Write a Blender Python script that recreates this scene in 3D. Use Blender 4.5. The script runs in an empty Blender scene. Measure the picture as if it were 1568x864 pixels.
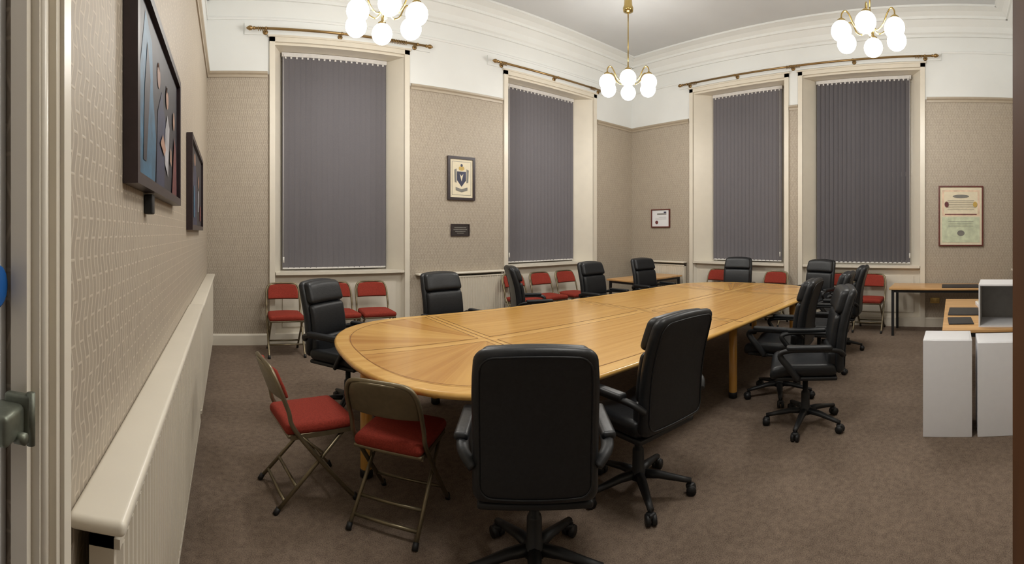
import bpy, bmesh, math, random
from mathutils import Vector, Matrix
random.seed(4)
S=bpy.context.scene
try: S.view_settings.view_transform='Standard'
except Exception as e: print(e)
# ------------------------------------------------------------------ materials
def lin(c):
    return tuple(((v/255)/12.92 if v/255<=.04045 else ((v/255+.055)/1.055)**2.4) for v in c)+(1,)
def nt(name):
    m=bpy.data.materials.new(name); m.use_nodes=True
    n=m.node_tree; b=n.nodes['Principled BSDF']; return m,n,b
def N(n,t,**k):
    x=n.nodes.new(t)
    for a,v in k.items():
        if a in x.inputs: x.inputs[a].default_value=v
        else: setattr(x,a,v)
    return x
def noisebump(n,b,scale,strength,dist=.002,stretch=(1,1,1)):
    tc=N(n,'ShaderNodeTexCoord'); mp=N(n,'ShaderNodeMapping'); mp.inputs['Scale'].default_value=stretch
    no=N(n,'ShaderNodeTexNoise'); no.inputs['Scale'].default_value=scale; no.inputs['Detail'].default_value=3
    bu=N(n,'ShaderNodeBump'); bu.inputs['Strength'].default_value=strength; bu.inputs['Distance'].default_value=dist
    n.links.new(tc.outputs['Object'],mp.inputs[0]); n.links.new(mp.outputs[0],no.inputs[0])
    n.links.new(no.outputs[0],bu.inputs['Height']); n.links.new(bu.outputs[0],b.inputs['Normal'])
    return no
def M(name,c,rough=.5,metal=0,var=.06,scale=20,bump=.1,spec=.5,coat=0):
    m,n,b=nt(name)
    b.inputs['Roughness'].default_value=rough; b.inputs['Metallic'].default_value=metal
    b.inputs['Specular IOR Level'].default_value=spec; b.inputs['Coat Weight'].default_value=coat
    no=noisebump(n,b,scale,bump)
    cr=N(n,'ShaderNodeValToRGB'); a=lin(c)
    cr.color_ramp.elements[0].color=tuple(v*(1-var) for v in a[:3])+(1,)
    cr.color_ramp.elements[1].color=tuple(min(1,v*(1+var)) for v in a[:3])+(1,)
    cr.color_ramp.elements[0].position=.3; cr.color_ramp.elements[1].position=.7
    n.links.new(no.outputs[0],cr.inputs[0]); n.links.new(cr.outputs[0],b.inputs['Base Color'])
    return m
def math_(n,op,a,b=None,c=None):
    x=N(n,'ShaderNodeMath',operation=op)
    for i,v in enumerate((a,b,c)):
        if v is None: continue
        if isinstance(v,(int,float)): x.inputs[i].default_value=v
        else: n.links.new(v,x.inputs[i])
    return x.outputs[0]
def wallpaper():
    m,n,b=nt('wallpaper'); tc=N(n,'ShaderNodeTexCoord'); sp=N(n,'ShaderNodeSeparateXYZ')
    n.links.new(tc.outputs['Object'],sp.inputs[0])
    u=math_(n,'ADD',sp.outputs[0],sp.outputs[1]); v=sp.outputs[2]
    w=math_(n,'MULTIPLY',math_(n,'SINE',math_(n,'MULTIPLY',v,40)),.010)
    u2=math_(n,'ADD',u,w)
    cb=N(n,'ShaderNodeCombineXYZ'); n.links.new(v,cb.inputs[0]); n.links.new(u2,cb.inputs[1])
    br=N(n,'ShaderNodeTexBrick'); n.links.new(cb.outputs[0],br.inputs[0])
    br.inputs['Scale'].default_value=1; br.inputs['Brick Width'].default_value=.085; br.inputs['Row Height'].default_value=.026
    br.inputs['Mortar Size'].default_value=.0045; br.inputs['Mortar Smooth'].default_value=.8
    br.inputs['Color1'].default_value=lin((166,155,139)); br.inputs['Color2'].default_value=lin((158,147,132)); br.inputs['Mortar'].default_value=lin((187,176,159))
    n.links.new(br.outputs[0],b.inputs['Base Color']); b.inputs['Roughness'].default_value=.55
    bu=N(n,'ShaderNodeBump'); bu.inputs['Strength'].default_value=.3; bu.inputs['Distance'].default_value=.002
    n.links.new(br.outputs['Fac'],bu.inputs['Height']); n.links.new(bu.outputs[0],b.inputs['Normal'])
    return m
def carpet():
    m,n,b=nt('carpet'); tc=N(n,'ShaderNodeTexCoord')
    n1=N(n,'ShaderNodeTexNoise'); n1.inputs['Scale'].default_value=170; n1.inputs['Detail'].default_value=4
    n2=N(n,'ShaderNodeTexNoise'); n2.inputs['Scale'].default_value=2.2; n2.inputs['Detail'].default_value=6; n2.inputs['Roughness'].default_value=.7
    n3=N(n,'ShaderNodeTexNoise'); n3.inputs['Scale'].default_value=26; n3.inputs['Detail'].default_value=4
    for x in (n1,n2,n3): n.links.new(tc.outputs['Object'],x.inputs[0])
    f=math_(n,'ADD',math_(n,'MULTIPLY',n1.outputs[0],.6),math_(n,'ADD',math_(n,'MULTIPLY',n2.outputs[0],.22),math_(n,'MULTIPLY',n3.outputs[0],.28)))
    cr=N(n,'ShaderNodeValToRGB'); cr.color_ramp.elements[0].position=.35; cr.color_ramp.elements[1].position=.75
    cr.color_ramp.elements[0].color=lin((78,67,58)); cr.color_ramp.elements[1].color=lin((146,129,114))
    n.links.new(f,cr.inputs[0]); n.links.new(cr.outputs[0],b.inputs['Base Color']); b.inputs['Roughness'].default_value=.97
    b.inputs['Specular IOR Level'].default_value=.1
    bu=N(n,'ShaderNodeBump'); bu.inputs['Strength'].default_value=.5; bu.inputs['Distance'].default_value=.004
    n.links.new(n1.outputs[0],bu.inputs['Height']); n.links.new(bu.outputs[0],b.inputs['Normal'])
    return m
def wood(name,c1,c2,stretch=(1.2,26,26),rough=.25,fan=None,coat=.3):
    m,n,b=nt(name); tc=N(n,'ShaderNodeTexCoord')
    no=N(n,'ShaderNodeTexNoise'); no.inputs['Scale'].default_value=1.0; no.inputs['Detail'].default_value=6; no.inputs['Distortion'].default_value=.4
    fac=no.outputs[0]
    if fan is None:
        mp=N(n,'ShaderNodeMapping'); mp.inputs['Scale'].default_value=stretch
        n.links.new(tc.outputs['Object'],mp.inputs[0]); n.links.new(mp.outputs[0],no.inputs[0])
    else:
        sp=N(n,'ShaderNodeSeparateXYZ'); n.links.new(tc.outputs['Object'],sp.inputs[0])
        ax=math_(n,'SUBTRACT',math_(n,'ABSOLUTE',sp.outputs[0]),fan)
        ang=math_(n,'ARCTAN2',sp.outputs[1],ax)
        rad=math_(n,'SQRT',math_(n,'ADD',math_(n,'MULTIPLY',ax,ax),math_(n,'MULTIPLY',sp.outputs[1],sp.outputs[1])))
        seg=math_(n,'FLOOR',math_(n,'MULTIPLY',ang,12/math.pi))
        cb=N(n,'ShaderNodeCombineXYZ'); n.links.new(math_(n,'MULTIPLY',ang,16),cb.inputs[0]); n.links.new(rad,cb.inputs[1]); n.links.new(math_(n,'MULTIPLY',seg,3.7),cb.inputs[2])
        n.links.new(cb.outputs[0],no.inputs[0])
        wn=N(n,'ShaderNodeTexWhiteNoise',noise_dimensions='1D'); n.links.new(seg,wn.inputs['W'])
        fac=math_(n,'ADD',math_(n,'MULTIPLY',no.outputs[0],.7),math_(n,'MULTIPLY',wn.outputs[0],.3))
    cr=N(n,'ShaderNodeValToRGB'); cr.color_ramp.elements[0].position=.3; cr.color_ramp.elements[1].position=.7
    cr.color_ramp.elements[0].color=lin(c1); cr.color_ramp.elements[1].color=lin(c2)
    n.links.new(fac,cr.inputs[0]); n.links.new(cr.outputs[0],b.inputs['Base Color'])
    b.inputs['Roughness'].default_value=rough; b.inputs['Coat Weight'].default_value=coat; b.inputs['Coat Roughness'].default_value=.15
    return m
def emis(name,c,s):
    m,n,b=nt(name); b.inputs['Base Color'].default_value=lin(c); b.inputs['Emission Color'].default_value=lin(c); b.inputs['Emission Strength'].default_value=s
    return m
WALLP=wallpaper(); CARPET=carpet()
WHITE=M('white_plaster',(226,228,226),.7,var=.015,scale=3,bump=.05)
CEIL=M('ceiling_paint',(200,202,203),.8,var=.02,scale=2,bump=.05)
TRIMW=M('cream_gloss_paint',(220,213,198),.35,var=.02,scale=6,bump=.06)
RADM=M('radiator_enamel',(210,202,186),.35,var=.02,scale=6,bump=.03)
RAIL=M('picture_rail_paint',(172,160,141),.4,var=.03)
BLIND=M('blind_fabric',(106,103,107),.85,var=.04,scale=90,bump=.3)
BLINDH=M('blind_headrail',(215,213,210),.4)
LEATH=M('black_leather',(25,27,30),.42,var=.2,scale=60,bump=.35,spec=.45)
PLAST=M('black_plastic',(23,24,26),.5,var=.1,scale=50)
RED=M('red_fabric',(138,52,40),.85,var=.18,scale=120,bump=.5,spec=.2)
BRONZE=M('bronze_metal',(128,117,94),.38,.75,var=.08,scale=30)
BRASS=M('brass',(190,165,105),.25,1,var=.05)
POLE=M('antique_brass_pole',(150,122,80),.35,.8)
GLOBE=emis('lamp_globe',(255,252,244),8)
WA=wood('oak_field',(194,142,66),(216,168,88))
WB=wood('oak_border',(206,156,80),(224,178,100),(3,20,20))
WF=wood('oak_fan',(186,132,60),(218,170,90),fan=1.77)
WL=wood('oak_leg',(202,146,66),(222,170,90),(20,20,1.5))
WI=wood('walnut_inlay_line',(140,88,42),(162,110,54))
WT=wood('beech_top',(190,142,86),(216,172,116),(20,1.5,20),.4)
BROWN=wood('brown_door_wood',(78,50,32),(106,70,44),(20,20,1.2),.45)
DKFR=M('dark_frame_wood',(46,34,38),.35,var=.2)
REDFR=M('mahogany_frame',(96,44,36),.35,var=.2)
CREAM=M('cream_paper',(222,212,186),.6,var=.04)
GLASS=M('night_glass',(18,20,26),.08)
WPLN=M('white_laminate',(228,229,232),.45,var=.01)
GRYI=M('grey_interior',(150,148,144),.7)
PAPB=M('black_folder',(38,38,42),.5)
LOCK=M('weathered_lock_metal',(112,116,104),.45,.6,var=.2,scale=40,bump=.5)
BLUE=M('blue_sign',(30,96,170),.35)
def fl(name,c,v=.15): return M(name,c,.45,var=v,scale=14)
A_BLUE=fl('paint_blue',(48,92,120),.4); A_DK=fl('paint_dark',(32,28,38),.4); A_SK=fl('paint_skin',(156,120,102),.3); A_WH=fl('paint_white',(160,160,166),.3); A_RED=fl('paint_red',(100,44,46),.3); A_NV=fl('paint_navy',(40,44,72),.3); A_GOLD=fl('paint_gold',(190,160,80)); A_GRN=fl('paper_green',(196,204,176)); A_PNK=fl('paper_pink',(222,196,170)); A_GREY=fl('ink_grey',(120,118,112))
# ------------------------------------------------------------------ mesh builder
class MB:
    def __init__(s): s.v=[];s.f=[];s.mi=[];s.sm=[];s.mats=[]
    def add(s,vs,fs,mat,smooth=False,T=None):
        if mat not in s.mats: s.mats.append(mat)
        k=s.mats.index(mat); o=len(s.v)
        for p in vs:
            p=Vector(p)
            s.v.append(T@p if T else p)
        for f in fs: s.f.append([i+o for i in f]); s.mi.append(k); s.sm.append(smooth)
    def hex(s,p,mat):
        s.add(p,[(0,1,2,3),(4,5,6,7),(0,1,5,4),(1,2,6,5),(2,3,7,6),(3,0,4,7)],mat)
    def bx(s,x0,x1,y0,y1,z0,z1,mat,T=None):
        p=[(x0,y0,z0),(x1,y0,z0),(x1,y1,z0),(x0,y1,z0),(x0,y0,z1),(x1,y0,z1),(x1,y1,z1),(x0,y1,z1)]
        s.add(p,[(0,1,2,3),(4,5,6,7),(0,1,5,4),(1,2,6,5),(2,3,7,6),(3,0,4,7)],mat,False,T)
    def rb(s,c,sz,r,mat,n=3,fn=None,T=None,k=3):
        co=[]
        for a in range(3):
            h=sz[a]/2; rr=min(r,h*.999)
            l=[-h+rr*(i/k) for i in range(k)]
            inn=[-h+rr+(2*h-2*rr)*i/n for i in range(n+1)]
            co.append(l+inn+[-q for q in reversed(l)])
        vs=[];d={};fs=[]
        def idx(p):
            key=tuple(round(q,6) for q in p)
            if key not in d:
                inner=[max(-(sz[a]/2-min(r,sz[a]/2*.999)),min(sz[a]/2-min(r,sz[a]/2*.999),p[a])) for a in range(3)]
                dv=Vector([(p[a]-inner[a])/min(r,sz[a]/2*.999) for a in range(3)])
                if dv.length>0: dv.normalize()
                q=Vector([inner[a]+dv[a]*min(r,sz[a]/2*.999) for a in range(3)])
                if fn: q=Vector(fn(q))
                d[key]=len(vs); vs.append(q+Vector(c))
            return d[key]
        for a in range(3):
            b,e=(a+1)%3,(a+2)%3
            for sg in (-1,1):
                for i in range(len(co[b])-1):
                    for j in range(len(co[e])-1):
                        q=[]
                        for (ii,jj) in ((i,j),(i+1,j),(i+1,j+1),(i,j+1)):
                            p=[0,0,0];p[a]=sg*sz[a]/2;p[b]=co[b][ii];p[e]=co[e][jj];q.append(idx(p))
                        if len(set(q))==4: fs.append(q)
        s.add(vs,fs,mat,True,T)
    def tube(s,pts,r,mat,seg=8,cyc=False,flat=None,T=None,smooth=True):
        pts=[Vector(p) for p in pts]; n=len(pts)
        rs=r if isinstance(r,(list,tuple)) else [r]*n
        tang=[]
        for i in range(n):
            a=pts[(i-1)%n] if (i>0 or cyc) else pts[i]; b=pts[(i+1)%n] if (i<n-1 or cyc) else pts[i]
            t=(b-a); tang.append(t.normalized() if t.length else Vector((0,0,1)))
        up=Vector((0,0,1)) if abs(tang[0].z)<.9 else Vector((0,1,0))
        nr=(up-tang[0]*up.dot(tang[0])).normalized(); vs=[];fs=[]
        for i in range(n):
            nr=(nr-tang[i]*nr.dot(tang[i])).normalized(); bi=tang[i].cross(nr)
            fa,fb=flat if flat else (1,1)
            for k in range(seg):
                t=2*math.pi*k/seg; vs.append(pts[i]+nr*math.cos(t)*rs[i]*fa+bi*math.sin(t)*rs[i]*fb)
        m=n if cyc else n-1
        for i in range(m):
            for k in range(seg):
                a=i*seg+k;b=i*seg+(k+1)%seg;c=((i+1)%n)*seg+(k+1)%seg;d=((i+1)%n)*seg+k
                fs.append((a,b,c,d))
        if not cyc: fs.append(tuple(range(seg))); fs.append(tuple((n-1)*seg+k for k in range(seg)))
        s.add(vs,fs,mat,smooth,T)
    def lathe(s,prof,c,mat,seg=20,T=None):
        vs=[];fs=[];n=len(prof)
        for (r,z) in prof:
            for k in range(seg):
                t=2*math.pi*k/seg; vs.append((c[0]+max(r,.0003)*math.cos(t),c[1]+max(r,.0003)*math.sin(t),c[2]+z))
        for i in range(n-1):
            for k in range(seg): fs.append((i*seg+k,i*seg+(k+1)%seg,(i+1)*seg+(k+1)%seg,(i+1)*seg+k))
        fs.append(tuple(range(seg))); fs.append(tuple((n-1)*seg+k for k in range(seg)))
        s.add(vs,fs,mat,True,T)
    def sph(s,c,r,mat,seg=20):
        s.lathe([(r*math.sin(math.pi*i/12),-r*math.cos(math.pi*i/12)) for i in range(13)],c,mat,seg)
    def mesh(s,name):
        me=bpy.data.meshes.new(name); me.from_pydata([tuple(p) for p in s.v],[],s.f)
        for m in s.mats: me.materials.append(m)
        me.polygons.foreach_set('material_index',s.mi); me.polygons.foreach_set('use_smooth',s.sm)
        bm=bmesh.new(); bm.from_mesh(me); bmesh.ops.recalc_face_normals(bm,faces=bm.faces); bm.to_mesh(me); bm.free(); me.update()
        return me
    def obj(s,name,loc=(0,0,0),rz=0):
        return place(s.mesh(name),name,loc,rz)
def place(me,name,loc=(0,0,0),rz=0,sc=1):
    o=bpy.data.objects.new(name,me); bpy.context.collection.objects.link(o)
    o.location=loc; o.rotation_euler=(0,0,rz); o.scale=(sc,sc,sc); return o
def face(dx,dy): return math.atan2(-dx,dy)   # local +Y -> (dx,dy)
def spline(P,n=6):
    P=[Vector(p) for p in P]; out=[]
    for i in range(len(P)-1):
        a=P[max(i-1,0)];b=P[i];c=P[i+1];d=P[min(i+2,len(P)-1)]
        for k in range(n):
            t=k/n; out.append(.5*((2*b)+(c-a)*t+(2*a-5*b+4*c-d)*t*t+(3*b-a-3*c+d)*t**3))
    out.append(P[-1]); return out
# ------------------------------------------------------------------ room
XW,XE,YS,YN=-.30,7.33,-1.0,6.15
ZC=4.95; ZR=3.62; TH=.45
b=MB(); b.bx(-1.7,XE+TH,YS-.2,YN+TH,-.1,0,CARPET); b.obj('floor')
b=MB(); b.bx(XW-.2,XE+TH,YS-.2,YN+TH,ZC,ZC+.1,CEIL); b.obj('ceiling')
mapN=lambda u,d,z:(u,YN+d,z)
mapE=lambda u,d,z:(XE+d,u,z)
mapW=lambda u,d,z:(XW-d,u,z)
mapS=lambda u,d,z:(u,YS-d,z)
def hx(b,mp,u0,u1,d0,d1,z0,z1,mat):
    b.hex([mp(u0,d0,z0),mp(u1,d0,z0),mp(u1,d1,z0),mp(u0,d1,z0),mp(u0,d0,z1),mp(u1,d0,z1),mp(u1,d1,z1),mp(u0,d1,z1)],mat)
def wall(name,mp,U0,U1,ops,th,top):
    b=MB(); cur=U0
    for (a,c,zt) in ops+[(U1,None,None)]:
        if a>cur:
            hx(b,mp,cur,a,0,th,0,ZR,WALLP); hx(b,mp,cur,a,0,th,ZR,ZC,WHITE)
        if c is None: break
        hx(b,mp,a,c,0,th,zt,ZC,WHITE); cur=c
    return b
WN=[(.60,2.46,4.06),(4.22,6.20,4.06)]
WE=[(.52,2.50,4.14),(2.80,4.65,4.14)]
b=wall('n',mapN,XW-.2,XE,WN,TH,0); b.obj('wall_north')
b=wall('e',mapE,YS-.2,YN+TH,WE,TH,0); b.obj('wall_east')
b=wall('w',mapW,YS-.2,YN,[(-.75,.60,2.6)],.2,0); 
hx(b,mapW,-.75,.60,0,.2,2.6,ZR,WALLP); b.obj('wall_west')
b=wall('s',mapS,XW,XE,[],.2,0); b.obj('wall_south')
b=MB(); b.bx(-1.75,-1.7,-1.2,1.2,0,2.8,WHITE); b.obj('wall_corridor')
# window recess
def window(i,mp,u0,u1,b0,b1,zt,slatrot):
    b=MB()
    def H(p): b.hex(p,TRIMW)
    for (a,c) in ((u0,b0),(u1,b1)):
        q=[(a,.002),(c,.30),(c,TH),(a,TH)]
        H([mp(u,d,0) for u,d in q]+[mp(u,d,zt) for u,d in q])
    # apron and sill, soffit lining
    hx(b,mp,min(u0,b0)+.001,u1-.001,.06,.14,0,.93,TRIMW)
    hx(b,mp,u0+.12,u1-.12,.045,.06,.22,.8,TRIMW)
    hx(b,mp,u0+.02,u1-.02,-.035,.42,.93,.965,TRIMW)
    hx(b,mp,u0+.001,u1-.001,0.01,TH,zt-.04,zt,TRIMW)
    # architrave
    w=.065
    for (a,c) in ((u0-w,u0+.01),(u1-.01,u1+w)):
        hx(b,mp,a,c,-.03,.02,0,zt+w,TRIMW)
    hx(b,mp,u0-w,u1+w,-.03,.02,zt-.01,zt+w,TRIMW)
    hx(b,mp,u0-w-.02,u1+w+.02,-.045,.01,zt+w-.015,zt+w+.01,TRIMW)
    hx(b,mp,u0,u1,-.02,.07,0,.14,TRIMW)
    # sash frame + glass
    hx(b,mp,b0,b1,.42,.43,.96,zt-.04,GLASS)
    for (a,c) in ((b0,b0+.07),(b1-.07,b1),((b0+b1)/2-.02,(b0+b1)/2+.02)): hx(b,mp,a,c,.39,.44,.96,zt-.04,TRIMW)
    for z in (.965,2.45,zt-.12): hx(b,mp,b0,b1,.38,.44,z,z+.07,TRIMW)
    b.obj('window_%d'%i)
    b=MB(); hx(b,mp,b0+.01,b1-.01,.24,.28,zt-.10,zt-.045,BLINDH)
    w=.089; n=int((b1-b0-.02)/.077); st=(b1-b0-.05)/n; zb=1.0
    for k in range(n):
        uc=b0+.025+st*(k+.5); a=slatrot+random.uniform(-.04,.04); du=math.cos(a)*w/2; dd=math.sin(a)*w/2
        ps=[];seg=4
        for z in (zb,zt-.10):
            for j in range(seg+1):
                t=j/seg*2-1; bow=.004*(1-t*t)
                ps.append(mp(uc+du*t,.26+dd*t+bow,z))
        b.add(ps,[(j,j+1,seg+2+j,seg+1+j) for j in range(seg)],BLIND,True)
        hx(b,mp,uc-du*.9,uc+du*.9,.255,.265,zb-.012,zb+.01,BLINDH)
        hx(b,mp,uc-.012,uc+.012,.252,.268,zt-.125,zt-.09,BLINDH)
    b.tube([mp(b0+.03,.2,1.15),mp(b0+.03,.2,zt-.08)],.004,BLINDH,5)
    b.tube([mp(b0+.03,.2,1.08),mp(b0+.03,.2,1.16)],.012,BLINDH,6)
    b.obj('vertical_blind')
window(1,mapN,.60,2.46,.72,2.28,4.06,-.15)
window(2,mapN,4.22,6.20,4.38,5.93,4.06,-.18)
window(3,mapE,2.80,4.65,2.95,4.37,4.14,-.28)
window(4,mapE,.52,2.50,.69,2.34,4.14,-.68)
# trims: rail, dado, skirting
def trimrun(name,mp,segs,prof,mat):
    b=MB()
    for (a,c) in segs:
        vs=[];n=len(prof)
        for u in (a,c):
            for (d,z) in prof: vs.append(mp(u,d,z))
        b.add(vs,[(i,(i+1)%n,n+(i+1)%n,n+i) for i in range(n)]+[tuple(range(n)),tuple(range(n,2*n))],mat)
    return b.obj(name)
rp=[(0,ZR-.05),(-.015,ZR-.05),(-.02,ZR-.02),(-.04,ZR),(-.045,ZR+.02),(-.02,ZR+.03),(0,ZR+.04)]
g=.09
segN=[(XW,.60-g),(2.46+g,4.22-g),(6.20+g,XE)]
segE=[(YS,.52-g),(2.50+g-.02,2.80-g+.02),(4.65+g,YN)]
trimrun('trim_1',mapN,segN,rp,RAIL); trimrun('trim_2',mapE,segE,rp,RAIL)
trimrun('trim_3',mapW,[(YS,YN)],rp,RAIL); trimrun('trim_4',mapS,[(XW,XE)],rp,RAIL)
lp=[(0,4.34),(-.012,4.34),(-.02,4.36),(-.012,4.38),(0,4.38)]
for k,(mp,a,c) in enumerate(((mapN,XW,XE),(mapE,YS,YN),(mapW,YS,YN),(mapS,XW,XE))):
    trimrun('trim_%d'%(5+k),mp,[(a,c)],lp,WHITE)
cp=[(0,4.60),(-.03,4.60),(-.03,4.64),(-.06,4.66),(-.08,4.74),(-.16,4.82),(-.19,4.82),(-.19,4.86),(-.26,4.90),(-.36,4.92),(-.38,4.92),(-.38,ZC),(0,ZC)]
for k,(mp,a,c) in enumerate(((mapN,XW,XE),(mapE,YS,YN),(mapW,YS,YN),(mapS,XW,XE))):
    trimrun('trim_%d'%(9+k),mp,[(a,c)],cp,WHITE)
sp=[(0,0),(-.025,0),(-.025,.13),(-.012,.15),(0,.15)]
g=.066
trimrun('baseboard_north',mapN,[(XW,.60-g),(2.46+g,4.22-g),(6.20+g,XE)],sp,TRIMW)
trimrun('baseboard_east',mapE,[(YS,.52-g),(2.50+g,2.80-g),(4.65+g,YN)],sp,TRIMW)
trimrun('baseboard_west',mapW,[(YS,-.87),(.76,YN)],sp,TRIMW)
trimrun('baseboard_south',mapS,[(XW,XE)],sp,TRIMW)
# door architrave west (stepped moulding) + leaves
b=MB()
for (y0,y1,x1) in ((.585,.745,-.275),(.60,.725,-.262),(.635,.70,-.25),(.65,.68,-.243)):
    b.bx(-.30,x1,y0,y1,0,2.72,TRIMW)
for yy in (.612,.708): b.tube([(-.262,yy,0),(-.262,yy,2.7)],.008,TRIMW,8)
b.bx(-.30,-.262,-.87,-.75,0,2.72,TRIMW); b.bx(-.30,-.262,-.87,.745,2.6,2.72,TRIMW)
b.obj('trim_13')
b=MB(); b.bx(-.36,-.315,.12,.598,0.005,2.59,WPLN)
b.bx(-.315,-.309,.2,.52,.2,1.0,WPLN); b.bx(-.315,-.309,.2,.52,1.2,2.4,WPLN)
b.obj('door_1')
T=Matrix.Translation((-.308,.557,1.425))@Matrix.Rotation(math.pi/2,4,'Y')
b=MB(); b.lathe([(.03,0),(.03,.002),(.027,.003)],(0,0,0),BLUE,24,T=T); b.obj('fire_door_sign')
b=MB(); b.rb((-.286,.535,1.25),(.042,.06,.042),.008,LOCK,2); b.rb((-.276,.562,1.25),(.04,.014,.065),.005,LOCK,2)
b.tube([(-.27,.54,1.232),(-.255,.54,1.232)],.008,LOCK,10); b.tube([(-.258,.562,1.215),(-.258,.562,1.285)],.006,LOCK,10); b.obj('rim_lock_keep')
ang=math.atan2(.670,.82)
T=Matrix.Translation((-.27,-.74,0))@Matrix.Rotation(ang,4,'Z')
b=MB(); b.bx(0,1.058,-.045,0,.01,2.55,BROWN,T)
for (z0,z1) in ((.25,1.0),(1.2,2.35)): b.bx(.15,.85,0,.012,z0,z1,BROWN,T)
b.obj('door_2')
# ------------------------------------------------------------------ radiators
def radiator(mp,u0,u1,z0,z1,d,shelf,name='radiator',sh=(0,0)):
    b=MB()
    hx(b,mp,u0,u1,-d+.012,-.03,z0,z1-.03,RADM)
    hx(b,mp,u0,u1,-d,-.03,z1-.05,z1-.03,RADM); hx(b,mp,u0,u1,-d,-.03,z0,z0+.025,RADM)
    u=u0+.02
    while u<u1-.03:
        q=[(u,-d+.012),(u+.009,-d),(u+.021,-d),(u+.03,-d+.012)]
        b.hex([mp(a,c,z0+.03) for a,c in q]+[mp(a,c,z1-.055) for a,c in q],RADM); u+=.044
    for uu in (u0+.06,u1-.06): b.tube([mp(uu,-d/2,z0+.02),mp(uu,-d/2,0.0)],.009,RADM,8)
    for uu in (u0-.03,): 
        b.tube([mp(u0+.01,-d/2,z0+.05),mp(uu,-d/2,z0+.05),mp(uu,-d/2,0)],.009,RADM,8)
        b.rb(mp(uu,-d/2,z0+.07),(.035,.035,.06),.012,RADM,1)
    o=b.obj(name)
    if shelf:
        b=MB(); a,c=u0-sh[0],u1+sh[1]
        p0=mp(a,-d-.02,z1); p1=mp(c,0,z1+.03)
        cx=[(p0[i]+p1[i])/2 for i in range(3)]; sz=[abs(p0[i]-p1[i]) for i in range(3)]
        b.rb(cx,sz,.012,TRIMW,2); b.obj('radiator_shelf')
radiator(mapW,.86,3.35,.12,.94,.092,True,sh=(.045,.06))
radiator(mapW,3.50,5.95,.12,.93,.092,True,sh=(.08,.1))
radiator(mapN,2.75,4.1,.16,.88,.11,True,sh=(.13,.03))
radiator(mapE,4.78,5.95,.16,.92,.11,True,sh=(.0,.1))
radiator(mapS,4.6,6.9,.16,.92,.11,True,sh=(.1,.1))
# ------------------------------------------------------------------ boardroom table
HL,HW,A=2.82,1.08,1.05; C=HL-A; NN=2.45; ZT=.74
def outline(ins):
    pts=[];K=28
    a,bb=A-ins,HW-ins
    for i in range(2*K+1):
        t=-math.pi/2+math.pi*i/(2*K); c,s=math.cos(t),math.sin(t)
        pts.append((C+a*abs(c)**(2/NN),bb*math.copysign(abs(s)**(2/NN),s)))
    for i in range(2*K+1):
        t=math.pi/2+math.pi*i/(2*K); c,s=math.cos(t),math.sin(t)
        pts.append((-C-a*abs(c)**(2/NN),bb*math.copysign(abs(s)**(2/NN),s)))
    return pts
b=MB()
rings=[(.03,-.038),(.006,-.032),(0,-.02),(0,-.012),(.006,-.003),(.014,0)]
vs=[];R=[outline(i) for i,_ in rings];n=len(R[0])
for o,(i,z) in zip(R,rings): vs+=[(x,y,ZT+z) for x,y in o]
fs=[(k*n+i,k*n+(i+1)%n,(k+1)*n+(i+1)%n,(k+1)*n+i) for k in range(len(rings)-1) for i in range(n)]
b.add(vs,fs,WB,True); b.add(vs,[tuple(range(n)),tuple(range((len(rings)-1)*n,len(rings)*n))],WB)
e=.0008
def sheet(pts,mat): b.add([(x,y,ZT+e) for x,y in pts],[tuple(range(len(pts)))],mat)
for sy in (-1,1):
    for (x0,x1) in ((-C+.05,-.05),(.05,C-.05)):
        sheet([(x0,sy*.05),(x1,sy*.05),(x1,sy*(HW-.11)),(x0,sy*(HW-.11))],WA)
    for sx in (-1,1):
        P=[(sx*(C+.05),sy*.05)]
        for i in range(25):
            t=math.pi/2*i/24
            P.append((sx*(C+.05+(A-.16)*math.cos(t)**(2/NN)),sy*(.05+(HW-.16)*math.sin(t)**(2/NN))))
        sheet(P,WF)
def line(p,q,w=.004):
    d=Vector((q[0]-p[0],q[1]-p[1])).normalized(); nx,ny=-d.y*w,d.x*w
    b.add([(p[0]+nx,p[1]+ny,ZT+.0014),(q[0]+nx,q[1]+ny,ZT+.0014),(q[0]-nx,q[1]-ny,ZT+.0014),(p[0]-nx,p[1]-ny,ZT+.0014)],[(0,1,2,3)],WI)
for x in (-C,0,C):
    line((x,-HW+.02),(x,HW-.02),.0035)
    for s in (-1,1): line((x+s*.05,-HW+.11),(x+s*.05,-.05),.0028); line((x+s*.05,.05),(x+s*.05,HW-.11),.0028)
for s in (-1,1):
    for (x0,x1) in ((-HL+.12,-C-.05),(-C+.05,-.05),(.05,C-.05),(C+.05,HL-.12)): line((x0,s*.05),(x1,s*.05),.0028)
    line((-C,s*(HW-.11)),(C,s*(HW-.11)),.0025)
    P=[]
    for i in range(49):
        t=-math.pi/2+math.pi*i/48; c_,s_=math.cos(t),math.sin(t)
        P.append((s*(C+(A-.11)*abs(c_)**(2/NN)),(HW-.11)*math.copysign(abs(s_)**(2/NN),s_)))
    for p,q in zip(P[:-1],P[1:]):
        if (Vector(p)-Vector(q)).length>1e-5: line(p,q,.0025)
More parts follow.
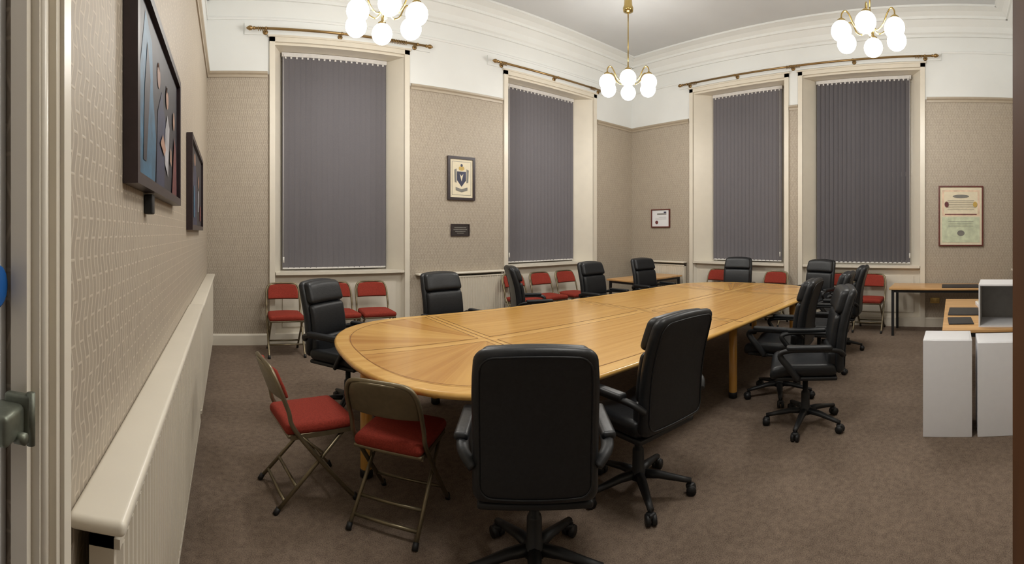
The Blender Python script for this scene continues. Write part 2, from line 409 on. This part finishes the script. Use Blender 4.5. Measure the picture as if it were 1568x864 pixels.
# under-frame
for sy in (-1,1): b.bx(-C-.1,C+.1,sy*.84-.015,sy*.84+.015,ZT-.10,ZT-.037,PLAST)
for x in (-2.6,-C,0,C,2.6): b.bx(x-.02,x+.02,-.84 if abs(x)<2 else -.3,.84 if abs(x)<2 else .3,ZT-.10,ZT-.037,PLAST)
b.bx(-2.6,2.6,-.02,.02,ZT-.1,ZT-.037,PLAST)
for (x,y) in ((-2.69,-.08),(2.69,.08),(-C,-.86),(-C,.86),(.2,-.86),(.2,.86),(C,-.86),(C,.86)):
    b.lathe([(.036,.05),(.038,.06),(.038,ZT-.038)],(x,y,0),WL,20)
    b.lathe([(.03,0),(.04,.008),(.04,.05),(.036,.055)],(x,y,0),PLAST,20)
TBL=b.obj('boardroom_table',(3.52,2.79,0))
# ------------------------------------------------------------------ office chair
def office(rot):
    b=MB()
    for k in range(5):
        t=2*math.pi*k/5+rot; c,s=math.cos(t),math.sin(t)
        b.tube([(c*.02,s*.02,.115),(c*.12,s*.12,.112),(c*.24,s*.24,.09),(c*.305,s*.305,.078)],[.034,.028,.021,.018],PLAST,8,flat=(.75,1))
        b.tube([(c*.295,s*.295,.09),(c*.295,s*.295,.05)],.012,PLAST,8)
        for w in (-1,1):
            px,py=-s*.017*w,c*.017*w
            cx,cy=c*.305+px,s*.305+py
            b.tube([(cx-s*-.011,cy-c*.011,.029),(cx+s*-.011,cy+c*.011,.029)],.029,PLAST,14)
        b.rb((c*.3,s*.3,.05),(.045,.045,.03),.012,PLAST,1)
    b.lathe([(.05,.09),(.05,.13),(.035,.145),(.033,.25),(.03,.26),(.022,.265),(.022,.40)],(0,0,0),PLAST,16)
    b.rb((0,-.02,.405),(.2,.28,.05),.015,PLAST,1)
    def sf(p):
        x,y,z=p; return (x,y,z-(max(0,y-.1)**2)*1.6-(.02*(1-(abs(x)/.25)**2) if z>0 else 0)+.02*(abs(x)/.25)**2)
    b.rb((0,.02,.475),(.50,.50,.10),.045,LEATH,5,sf)
    b.rb((0,.0,.425),(.46,.46,.03),.012,PLAST,1)
    def f(p):
        x,y,z=p
        lean=-.16*(z+.31)-.05*max(0,z)*max(0,z)*2; taper=1-.08*max(0,z/.31)**3
        crown=.018*(1-(x/.25)**2)*max(0,z/.31)**2
        return (x*taper,y+lean+.16*x*x*1.3+.03*math.sin((z+.31)*5),z+crown-.009*max(0,z/.31))
    b.rb((0,-.255,.77),(.49,.075,.62),.045,LEATH,8,f)
    # piping around the rear shell
    hw,hh,rr=.215,.28,.05; loop=[]
    for (cx,cz,a0) in ((hw-rr,hh-rr,0),(-hw+rr,hh-rr,90),(-hw+rr,-hh+rr,180),(hw-rr,-hh+rr,270)):
        for k in range(6):
            t=math.radians(a0+k*18); loop.append((cx+rr*math.cos(t),-.0375,cz+rr*math.sin(t)))
    L2=[]
    for i in range(len(loop)):
        p,q=Vector(loop[i]),Vector(loop[(i+1)%len(loop)])
        m=max(1,int((q-p).length/.05))
        for k in range(m): L2.append(p.lerp(q,k/m))
    b.tube([Vector(f(p))+Vector((0,-.255,.77)) for p in L2],.0045,LEATH,6,cyc=True)
    def pad(z0,z1,th,w):
        zc=(z0+z1)/2; off=zc-.77
        def g(p):
            q=f((p[0],p[1],p[2]+off)); return (q[0],q[1],q[2]-off)
        b.rb((0,-.205,zc),(w,th,z1-z0),.035,LEATH,5,g)
    pad(.90,1.075,.085,.45); pad(.62,.895,.06,.44); pad(.48,.63,.085,.44)
    for sx in (-1,1):
        P=spline([(sx*.235,-.27,.60),(sx*.285,-.22,.645),(sx*.30,-.05,.655),(sx*.30,.13,.65),(sx*.295,.19,.615),(sx*.285,.13,.53),(sx*.255,.06,.43)],6)
        b.tube(P,.022,PLAST,10,flat=(.8,1.25))
        b.rb((sx*.30,-.02,.672),(.062,.33,.036),.016,LEATH,3)
        b.tube([(sx*.255,.06,.43),(sx*.1,.03,.41)],.018,PLAST,8)
    return b.mesh('office_chair')
OCS=[office(math.radians(r)) for r in (20,54,37)]
chairs=[(.99,3.76,.62,-.78,0),(2.20,4.07,.15,-1,1),(3.62,4.62,.9,-.42,2),(4.68,4.38,.05,-1,0),(5.85,4.40,-.1,-1,1),
(6.64,3.44,-1,-.2,2),(6.52,2.08,-.9,.2,0),
(3.95,1.57,-.10,1,1),(3.42,1.14,-.35,.94,0),(4.79,1.44,-.1,1,2),(5.72,1.46,-.1,1,1),
(1.245,1.60,.60,.80,1),(2.06,1.68,.08,1,0)]
for (x,y,dx,dy,v) in chairs: place(OCS[v],'office_chair',(x,y,0),face(dx,dy))
# ------------------------------------------------------------------ folding chair
def folding():
    b=MB()
    W=.205
    U=[(W,.22,.01),(W,.12,.12),(W,-.14,.44),(W,-.185,.56),(W*.98,-.245,.71),(W*.8,-.275,.785),(W*.4,-.285,.80)]
    P=spline(U,5); Q=[(-p.x,p.y,p.z) for p in reversed(P)]
    b.tube(P+[Vector(q) for q in Q],.0125,BRONZE,8)
    for sx in (-1,1):
        b.tube([(sx*.18,.17,.42),(sx*.185,-.25,.01)],.0115,BRONZE,8)
        b.tube([(sx*.205,.22,0),(sx*.205,.205,.035)],.016,PLAST,8); b.tube([(sx*.185,-.256,0),(sx*.185,-.235,.03)],.016,PLAST,8)
        b.tube([(sx*.205,-.145,.44),(sx*.19,.02,.30),(sx*.186,.0,.25)],.007,BRONZE,6)
        b.bx(sx*.192-.006,sx*.192+.006,-.17,.19,.395,.42,BRONZE)
    b.tube([(-.18,-.13,.125),(.18,-.13,.125)],.01,BRONZE,8); b.tube([(-.18,-.2,.058),(.18,-.2,.058)],.01,BRONZE,8)
    b.tube([(-.205,.11,.13),(.205,.11,.13)],.009,BRONZE,8)
    b.rb((0,.01,.445),(.41,.41,.06),.029,RED,5,lambda p:(p[0]*(1-.06*max(0,-p[1]/.2)),p[1],p[2]+(.008*(1-(p[0]/.2)**2) if p[2]>0 else 0)))
    b.rb((0,.01,.413),(.39,.39,.02),.008,BRONZE,1)
    def f(p):
        x,y,z=p; return (x*(1-.18*max(0,z/.09)**2),y-.035*(1-(x/.2)**2)-.38*z,z-.012*max(0,(abs(x)/.2)**3)*(1 if z>0 else 0))
    b.rb((0,-.232,.705),(.385,.018,.19),.009,BRONZE,5,f)
    b.rb((0,-.212,.705),(.37,.03,.17),.014,RED,5,f)
    return b.mesh('folding_chair')
FC=folding()
fch=[(.46,2.66,.97,.16,.98),(.895,2.30,.70,.71,.97)]
fch+=[(.69,5.68,0,-1,1.05),(1.40,5.70,.05,-1,1.05),(1.87,5.68,-.05,-1,1.05),(4.22,5.70,.05,-1,1.05),(4.75,5.70,0,-1,1.05),(5.30,5.70,0,-1,1.05)]
fch+=[(6.98,4.04,-1,0,1.05),(6.98,2.93,-1,0,1.05),(6.98,1.80,-1,0,1.05),(6.98,1.29,-1,0,1.05)]
for (x,y,dx,dy,s) in fch: place(FC,'folding_chair',(x,y,0),face(dx,dy),s)
# ------------------------------------------------------------------ side tables
def sidetable(w,d,h,name,loc,rz=0):
    b=MB(); b.rb((0,0,h-.015),(w,d,.03),.006,WT,2)
    for sx in (-1,1):
        for sy in (-1,1): b.bx(sx*(w/2-.05)-.018,sx*(w/2-.05)+.018,sy*(d/2-.05)-.018,sy*(d/2-.05)+.018,0,h-.03,PLAST)
        b.bx(sx*(w/2-.05)-.012,sx*(w/2-.05)+.012,-d/2+.05,d/2-.05,h-.07,h-.03,PLAST)
    for sy in (-1,1): b.bx(-w/2+.05,w/2-.05,sy*(d/2-.05)-.012,sy*(d/2-.05)+.012,h-.07,h-.03,PLAST)
    return b.obj(name,loc,rz)
sidetable(1.40,.62,.71,'side_table',(6.46,5.09,0))
sidetable(.65,1.75,.70,'side_table',(6.93,.06,0))
sidetable(1.75,.75,.70,'side_table',(4.68,-.28,0))
def plinth(loc,sz):
    b=MB(); w,d,h=sz
    b.rb((0,0,h/2),(w,d,h),.004,WPLN,1); b.rb((0,0,h-.001),(w-.03,d-.03,.008),.002,WPLN,1)
    b.obj('display_plinth',loc)
plinth((3.54,.045,0),(.33,.36,.71)); plinth((3.54,-.36,0),(.33,.37,.69))
# open box on table
b=MB(); w,d,h,t=.42,.40,.36,.012
b.bx(-w/2,w/2,-d/2,d/2,0,t,WPLN); b.bx(-w/2,w/2,-d/2,d/2,h-t,h,WPLN); b.bx(-w/2,w/2,-d/2,-d/2+t,t,h-t,WPLN); b.bx(-w/2,w/2,d/2-t,d/2,t,h-t,WPLN)
b.bx(w/2-t,w/2,-d/2+t,d/2-t,t,h-t,GRYI)
b.bx(-w/2+.01,w/2-t,-d/2+t,-d/2+t+.004,t,h-t,GRYI);b.bx(-w/2+.01,w/2-t,d/2-t-.004,d/2-t,t,h-t,GRYI)
b.obj('display_box',(4.08,-.43,.7005),-.1)
for (x,y,z,w,d,r) in ((4.15,-.06,.702,.30,.22,.05),(4.65,-.10,.702,.42,.30,-.03),(6.85,-.1,.702,.4,.55,.02)):
    b=MB(); b.rb((0,0,.004),(w,d,.008),.003,PAPB,1); b.rb((0,0,.0085),(w*.96,d*.95,.003),.001,PAPB,1); b.obj('black_folder',(x,y,z),r)
b=MB(); b.rb((0,0,.02),(.24,.2,.04),.005,WPLN,1); b.rb((0,0,.042),(.22,.18,.006),.002,CREAM,1); b.obj('paper_stack',(5.0,-.35,.7005),.1)
# ------------------------------------------------------------------ pictures
def pic(mp,u0,u1,z0,z1,fr,fw,bg,art,name,dep=.035):
    b=MB()
    k0=-.002
    hx(b,mp,u0,u1,-dep,k0,z0,z0+fw,fr); hx(b,mp,u0,u1,-dep,k0,z1-fw,z1,fr)
    hx(b,mp,u0,u0+fw,-dep,k0,z0+fw,z1-fw,fr); hx(b,mp,u1-fw,u1,-dep,k0,z0+fw,z1-fw,fr)
    hx(b,mp,u0+fw,u1-fw,-dep*.6,k0,z0+fw,z1-fw,bg)
    W=u1-u0-2*fw;Hh=z1-z0-2*fw
    for i,(mat,poly) in enumerate(art):
        dd=-dep*.6-.0012-.0006*i
        b.add([mp(u0+fw+W*x,dd,z0+fw+Hh*y) for x,y in poly],[tuple(range(len(poly)))],mat)
    return b.obj(name)
def el(cx,cy,rx,ry,n=16): return [(cx+rx*math.cos(2*math.pi*i/n),cy+ry*math.sin(2*math.pi*i/n)) for i in range(n)]
def rc(x0,x1,y0,y1): return [(x0,y0),(x1,y0),(x1,y1),(x0,y1)]
art=[(A_BLUE,[(.05,0),(.22,0),(.34,0),(.36,.3),(.30,.55),(.28,.85),(.16,.95),(.08,.6)]),(A_NV,[(.36,0),(.56,0),(.60,.5),(.5,.68),(.40,.5)]),(A_SK,el(.42,.74,.035,.085)),(A_DK,[(.12,.1),(.17,.1),(.24,.6),(.19,.8),(.14,.5)]),
(A_WH,[(.56,.2),(.66,.12),(.70,.5),(.64,.58),(.58,.45)]),(A_SK,el(.63,.70,.035,.08)),(A_RED,[(.78,0),(.95,0),(.93,.4),(.86,.5)]),(A_SK,el(.84,.62,.03,.075)),(A_SK,[(.44,.3),(.54,.24),(.58,.3),(.5,.38)]),(A_SK,[(.70,.25),(.76,.22),(.75,.34),(.71,.36)]),
(A_DK,[(.60,.72),(.62,.8),(.66,.79),(.665,.72),(.64,.76)]),(A_DK,[(.39,.78),(.42,.84),(.455,.78),(.42,.80)])]
o=pic(mapW,1.27,2.42,1.64,2.29,DKFR,.035,A_DK,art,'group_portrait_painting',.045)
b=MB(); b.rb((-.283,1.62,1.60),(.03,.05,.07),.005,PLAST,1); b.obj('picture_bracket')
art2=[(A_NV,[(.1,0),(.5,0),(.45,.7),(.3,.85),(.15,.6)]),(A_SK,el(.32,.85,.06,.08)),(A_WH,[(.58,.2),(.66,.2),(.68,.5),(.6,.5)]),(A_SK,el(.65,.62,.05,.09)),(A_RED,rc(.76,.92,.08,.3)),(A_BLUE,rc(.2,.3,.1,.5))]
pic(mapW,3.2,4.5,1.52,2.20,DKFR,.035,A_DK,art2,'portrait_painting',.045)
arms=[(A_GREY,rc(.08,.92,.06,.94)),(CREAM,rc(.095,.905,.07,.93)),(A_NV,[(.3,.45),(.5,.28),(.7,.45),(.7,.68),(.3,.68)]),(CREAM,[(.42,.62),(.5,.42),(.58,.62),(.5,.56)]),(A_GOLD,el(.5,.76,.13,.06)),
(A_GREY,[(.2,.4),(.28,.38),(.28,.75),(.18,.72)]),(A_GREY,[(.8,.4),(.72,.38),(.72,.75),(.82,.72)]),(A_NV,el(.5,.84,.05,.04)),(A_GREY,[(.24,.27),(.5,.22),(.76,.27),(.76,.19),(.5,.14),(.24,.19)])]
pic(mapN,3.14,3.61,1.99,2.65,DKFR,.04,CREAM,arms,'coat_of_arms_picture')
pl=[(A_GREY,rc(.15,.85,.7,.76)),(A_GREY,rc(.1,.9,.52,.58)),(A_GREY,rc(.2,.8,.34,.4)),(A_GREY,rc(.3,.7,.18,.23))]
PLQ=M('dark_plaque_metal',(58,52,50),.4,.3)
pic(mapN,3.2,3.52,1.445,1.63,DKFR,.012,PLQ,pl,'wall_plaque',.02)
cert=[(WPLN,rc(.04,.96,.04,.96)),(A_GREY,rc(.15,.7,.72,.8)),(A_GREY,rc(.15,.6,.55,.57)),(A_GREY,rc(.15,.8,.45,.47)),(A_NV,rc(.15,.3,.82,.9)),(A_RED,el(.72,.25,.09,.11))]
pic(mapE,5.17,5.62,1.60,1.96,REDFR,.02,WPLN,cert,'framed_certificate')
sc=[(A_PNK,rc(.05,.95,.5,.95)),(CREAM,rc(.1,.9,.54,.92)),(A_RED,rc(.12,.88,.52,.535)),(A_GRN,rc(.05,.95,.04,.48)),(A_GREY,el(.5,.2,.09,.05)),(A_GREY,el(.5,.84,.2,.03))]
sc+=[(A_GREY,rc(.2,.8,.4-.03*i,.405-.03*i)) for i in range(4)]+[(A_GREY,rc(.18,.82,.76-.03*i,.765-.03*i)) for i in range(6)]
sc+=[(A_GOLD,el(.16,.7,.05,.05)),(A_RED,el(.84,.7,.05,.05))]
pic(mapE,-.467,.24,1.285,2.24,REDFR,.022,CREAM,sc,'illuminated_scroll')
pic(mapS,5.2,6.0,1.35,1.9,DKFR,.03,A_NV,[(A_BLUE,rc(.1,.9,.1,.9)),(A_WH,el(.5,.5,.2,.2))],'framed_picture')
# socket
b=MB(); 
b.rb((XE-.006,.30,.42),(.012,.15,.09),.004,BRASS,1)
for y in (.265,.335):
    for dz,dy in ((.02,0),(-.01,.012),(-.01,-.012)): b.bx(XE-.0135,XE-.011,y+dy-.003,y+dy+.003,.42+dz-.005,.42+dz+.005,PLAST)
b.obj('wall_socket')
# ------------------------------------------------------------------ curtain poles
def pole(mp,u0,u1,z,brs,rings):
    b=MB(); d=-.14
    b.tube([mp(u0,d,z),mp(u1,d,z)],.017,POLE,10)
    for u,sg in ((u0,-1),(u1,1)):
        pr=[(0,.017),(.02,.024),(.035,.014),(.05,.028),(.075,.032),(.10,.02),(.12,.004)]
        b.tube([mp(u+sg*a,d,z) for a,_ in pr],[r for _,r in pr],POLE,10)
    for u in brs:
        b.tube([mp(u,-.019,z),mp(u,d,z)],.01,POLE,8); b.tube([mp(u-.012,d,z),mp(u+.012,d,z)],.022,POLE,10)
        b.tube([mp(u,-.019,z),mp(u,-.028,z)],.035,POLE,12)
    for u in rings:
        b.tube([mp(u,d+.026*math.cos(t),z-.008+.026*math.sin(t)) for t in [2*math.pi*i/12 for i in range(12)]],.004,POLE,5,cyc=True)
    b.obj('curtain_pole')
r1=lambda a,n:[a+.025*i for i in range(n)]
pole(mapN,.34,2.72,4.17,(.48,1.5,2.6),r1(.38,3)+r1(2.1,14))
pole(mapN,3.98,6.4,4.17,(4.1,5.2,6.3),r1(4.02,5)+r1(6.0,5))
pole(mapE,.35,4.78,4.26,(.45,1.6,2.65,3.7,4.7),r1(.5,5)+r1(2.5,10)+r1(4.5,6))
for k,(mp,a,c,z) in enumerate(((mapN,.2,2.85,4.17),(mapN,3.85,6.55,4.17),(mapE,.2,4.95,4.26))):
    b=MB(); hx(b,mp,a,c,-.018,-.0005,z-.03,z+.12,WHITE); b.obj('trim_%d'%(14+k))
# ------------------------------------------------------------------ chandeliers
def chand():
    b=MB()
    b.lathe([(.02,.98),(.07,1.0),(.075,1.05),(.06,1.09),(.05,1.30)],(0,0,0),BRASS,20)
    b.tube([(0,0,.2),(0,0,1.1)],.009,BRASS,10)
    b.lathe([(.004,-.06),(.02,-.045),(.012,-.02),(.045,.01),(.05,.05),(.03,.08),(.02,.1),(.03,.13),(.02,.17),(.012,.22),(.009,.26)],(0,0,0),BRASS,18)
    for k in range(6):
        t=2*math.pi*k/6+.3; c,s=math.cos(t),math.sin(t)
        P=spline([(c*.04,s*.04,.04),(c*.10,s*.10,-.02),(c*.18,s*.18,.02),(c*.24,s*.24,.13),(c*.29,s*.29,.17),(c*.33,s*.33,.13),(c*.335,s*.335,.07)],5)
        b.tube(P,.0085,BRASS,8)
        b.lathe([(.008,.09),(.02,.08),(.045,.06),(.05,.035),(.04,.03)],(c*.335,s*.335,0),BRASS,16)
        b.sph((c*.335,s*.335,-.06),.112,GLOBE,20)
    return b.mesh('chandelier')
CH=chand()
CP=((1.55,4.40,3.71),(5.02,4.28,3.66),(5.05,.93,3.75),(1.55,.93,3.71))
for i,(x,y,z) in enumerate(CP): place(CH,'chandelier',(x,y,z),i*.4)
for (x,y,z) in CP:
    l=bpy.data.lights.new('bulb_light','POINT'); l.energy=90; l.color=(1,.972,.93); l.shadow_soft_size=.3
    o=bpy.data.objects.new('bulb_light',l); o.location=(x,y,z-.25); bpy.context.collection.objects.link(o)
w=bpy.data.worlds.new('World'); S.world=w; w.use_nodes=True; w.node_tree.nodes['Background'].inputs[0].default_value=(.5,.5,.55,1); w.node_tree.nodes['Background'].inputs[1].default_value=.3
# ------------------------------------------------------------------ camera (cylindrical panorama like the photo)
F=1160.0
cam=bpy.data.cameras.new('camera'); co=bpy.data.objects.new('camera',cam); bpy.context.collection.objects.link(co); S.camera=co
co.location=(0,0,1.5); co.rotation_euler=(math.pi/2,0,-(1288-577)/F)
cam.type='PANO'; cam.clip_start=.02
tgt=None
for c in (cam,getattr(cam,'cycles',None)):
    if c is None: continue
    try: c.panorama_type='CENTRAL_CYLINDRICAL'; tgt=c; print('CYL on',c); break
    except Exception as ex: print('no',ex)
if tgt:
    tgt.central_cylindrical_range_u_min=-1288/F; tgt.central_cylindrical_range_u_max=1288/F
    tgt.central_cylindrical_range_v_min=-(1419-585)/F; tgt.central_cylindrical_range_v_max=585/F
    tgt.central_cylindrical_radius=1.0
else:
    c=cam.cycles; c.panorama_type='EQUIRECTANGULAR'
    c.longitude_min=-1288/F; c.longitude_max=1288/F; c.latitude_max=math.atan(585/F); c.latitude_min=-math.atan(834/F)
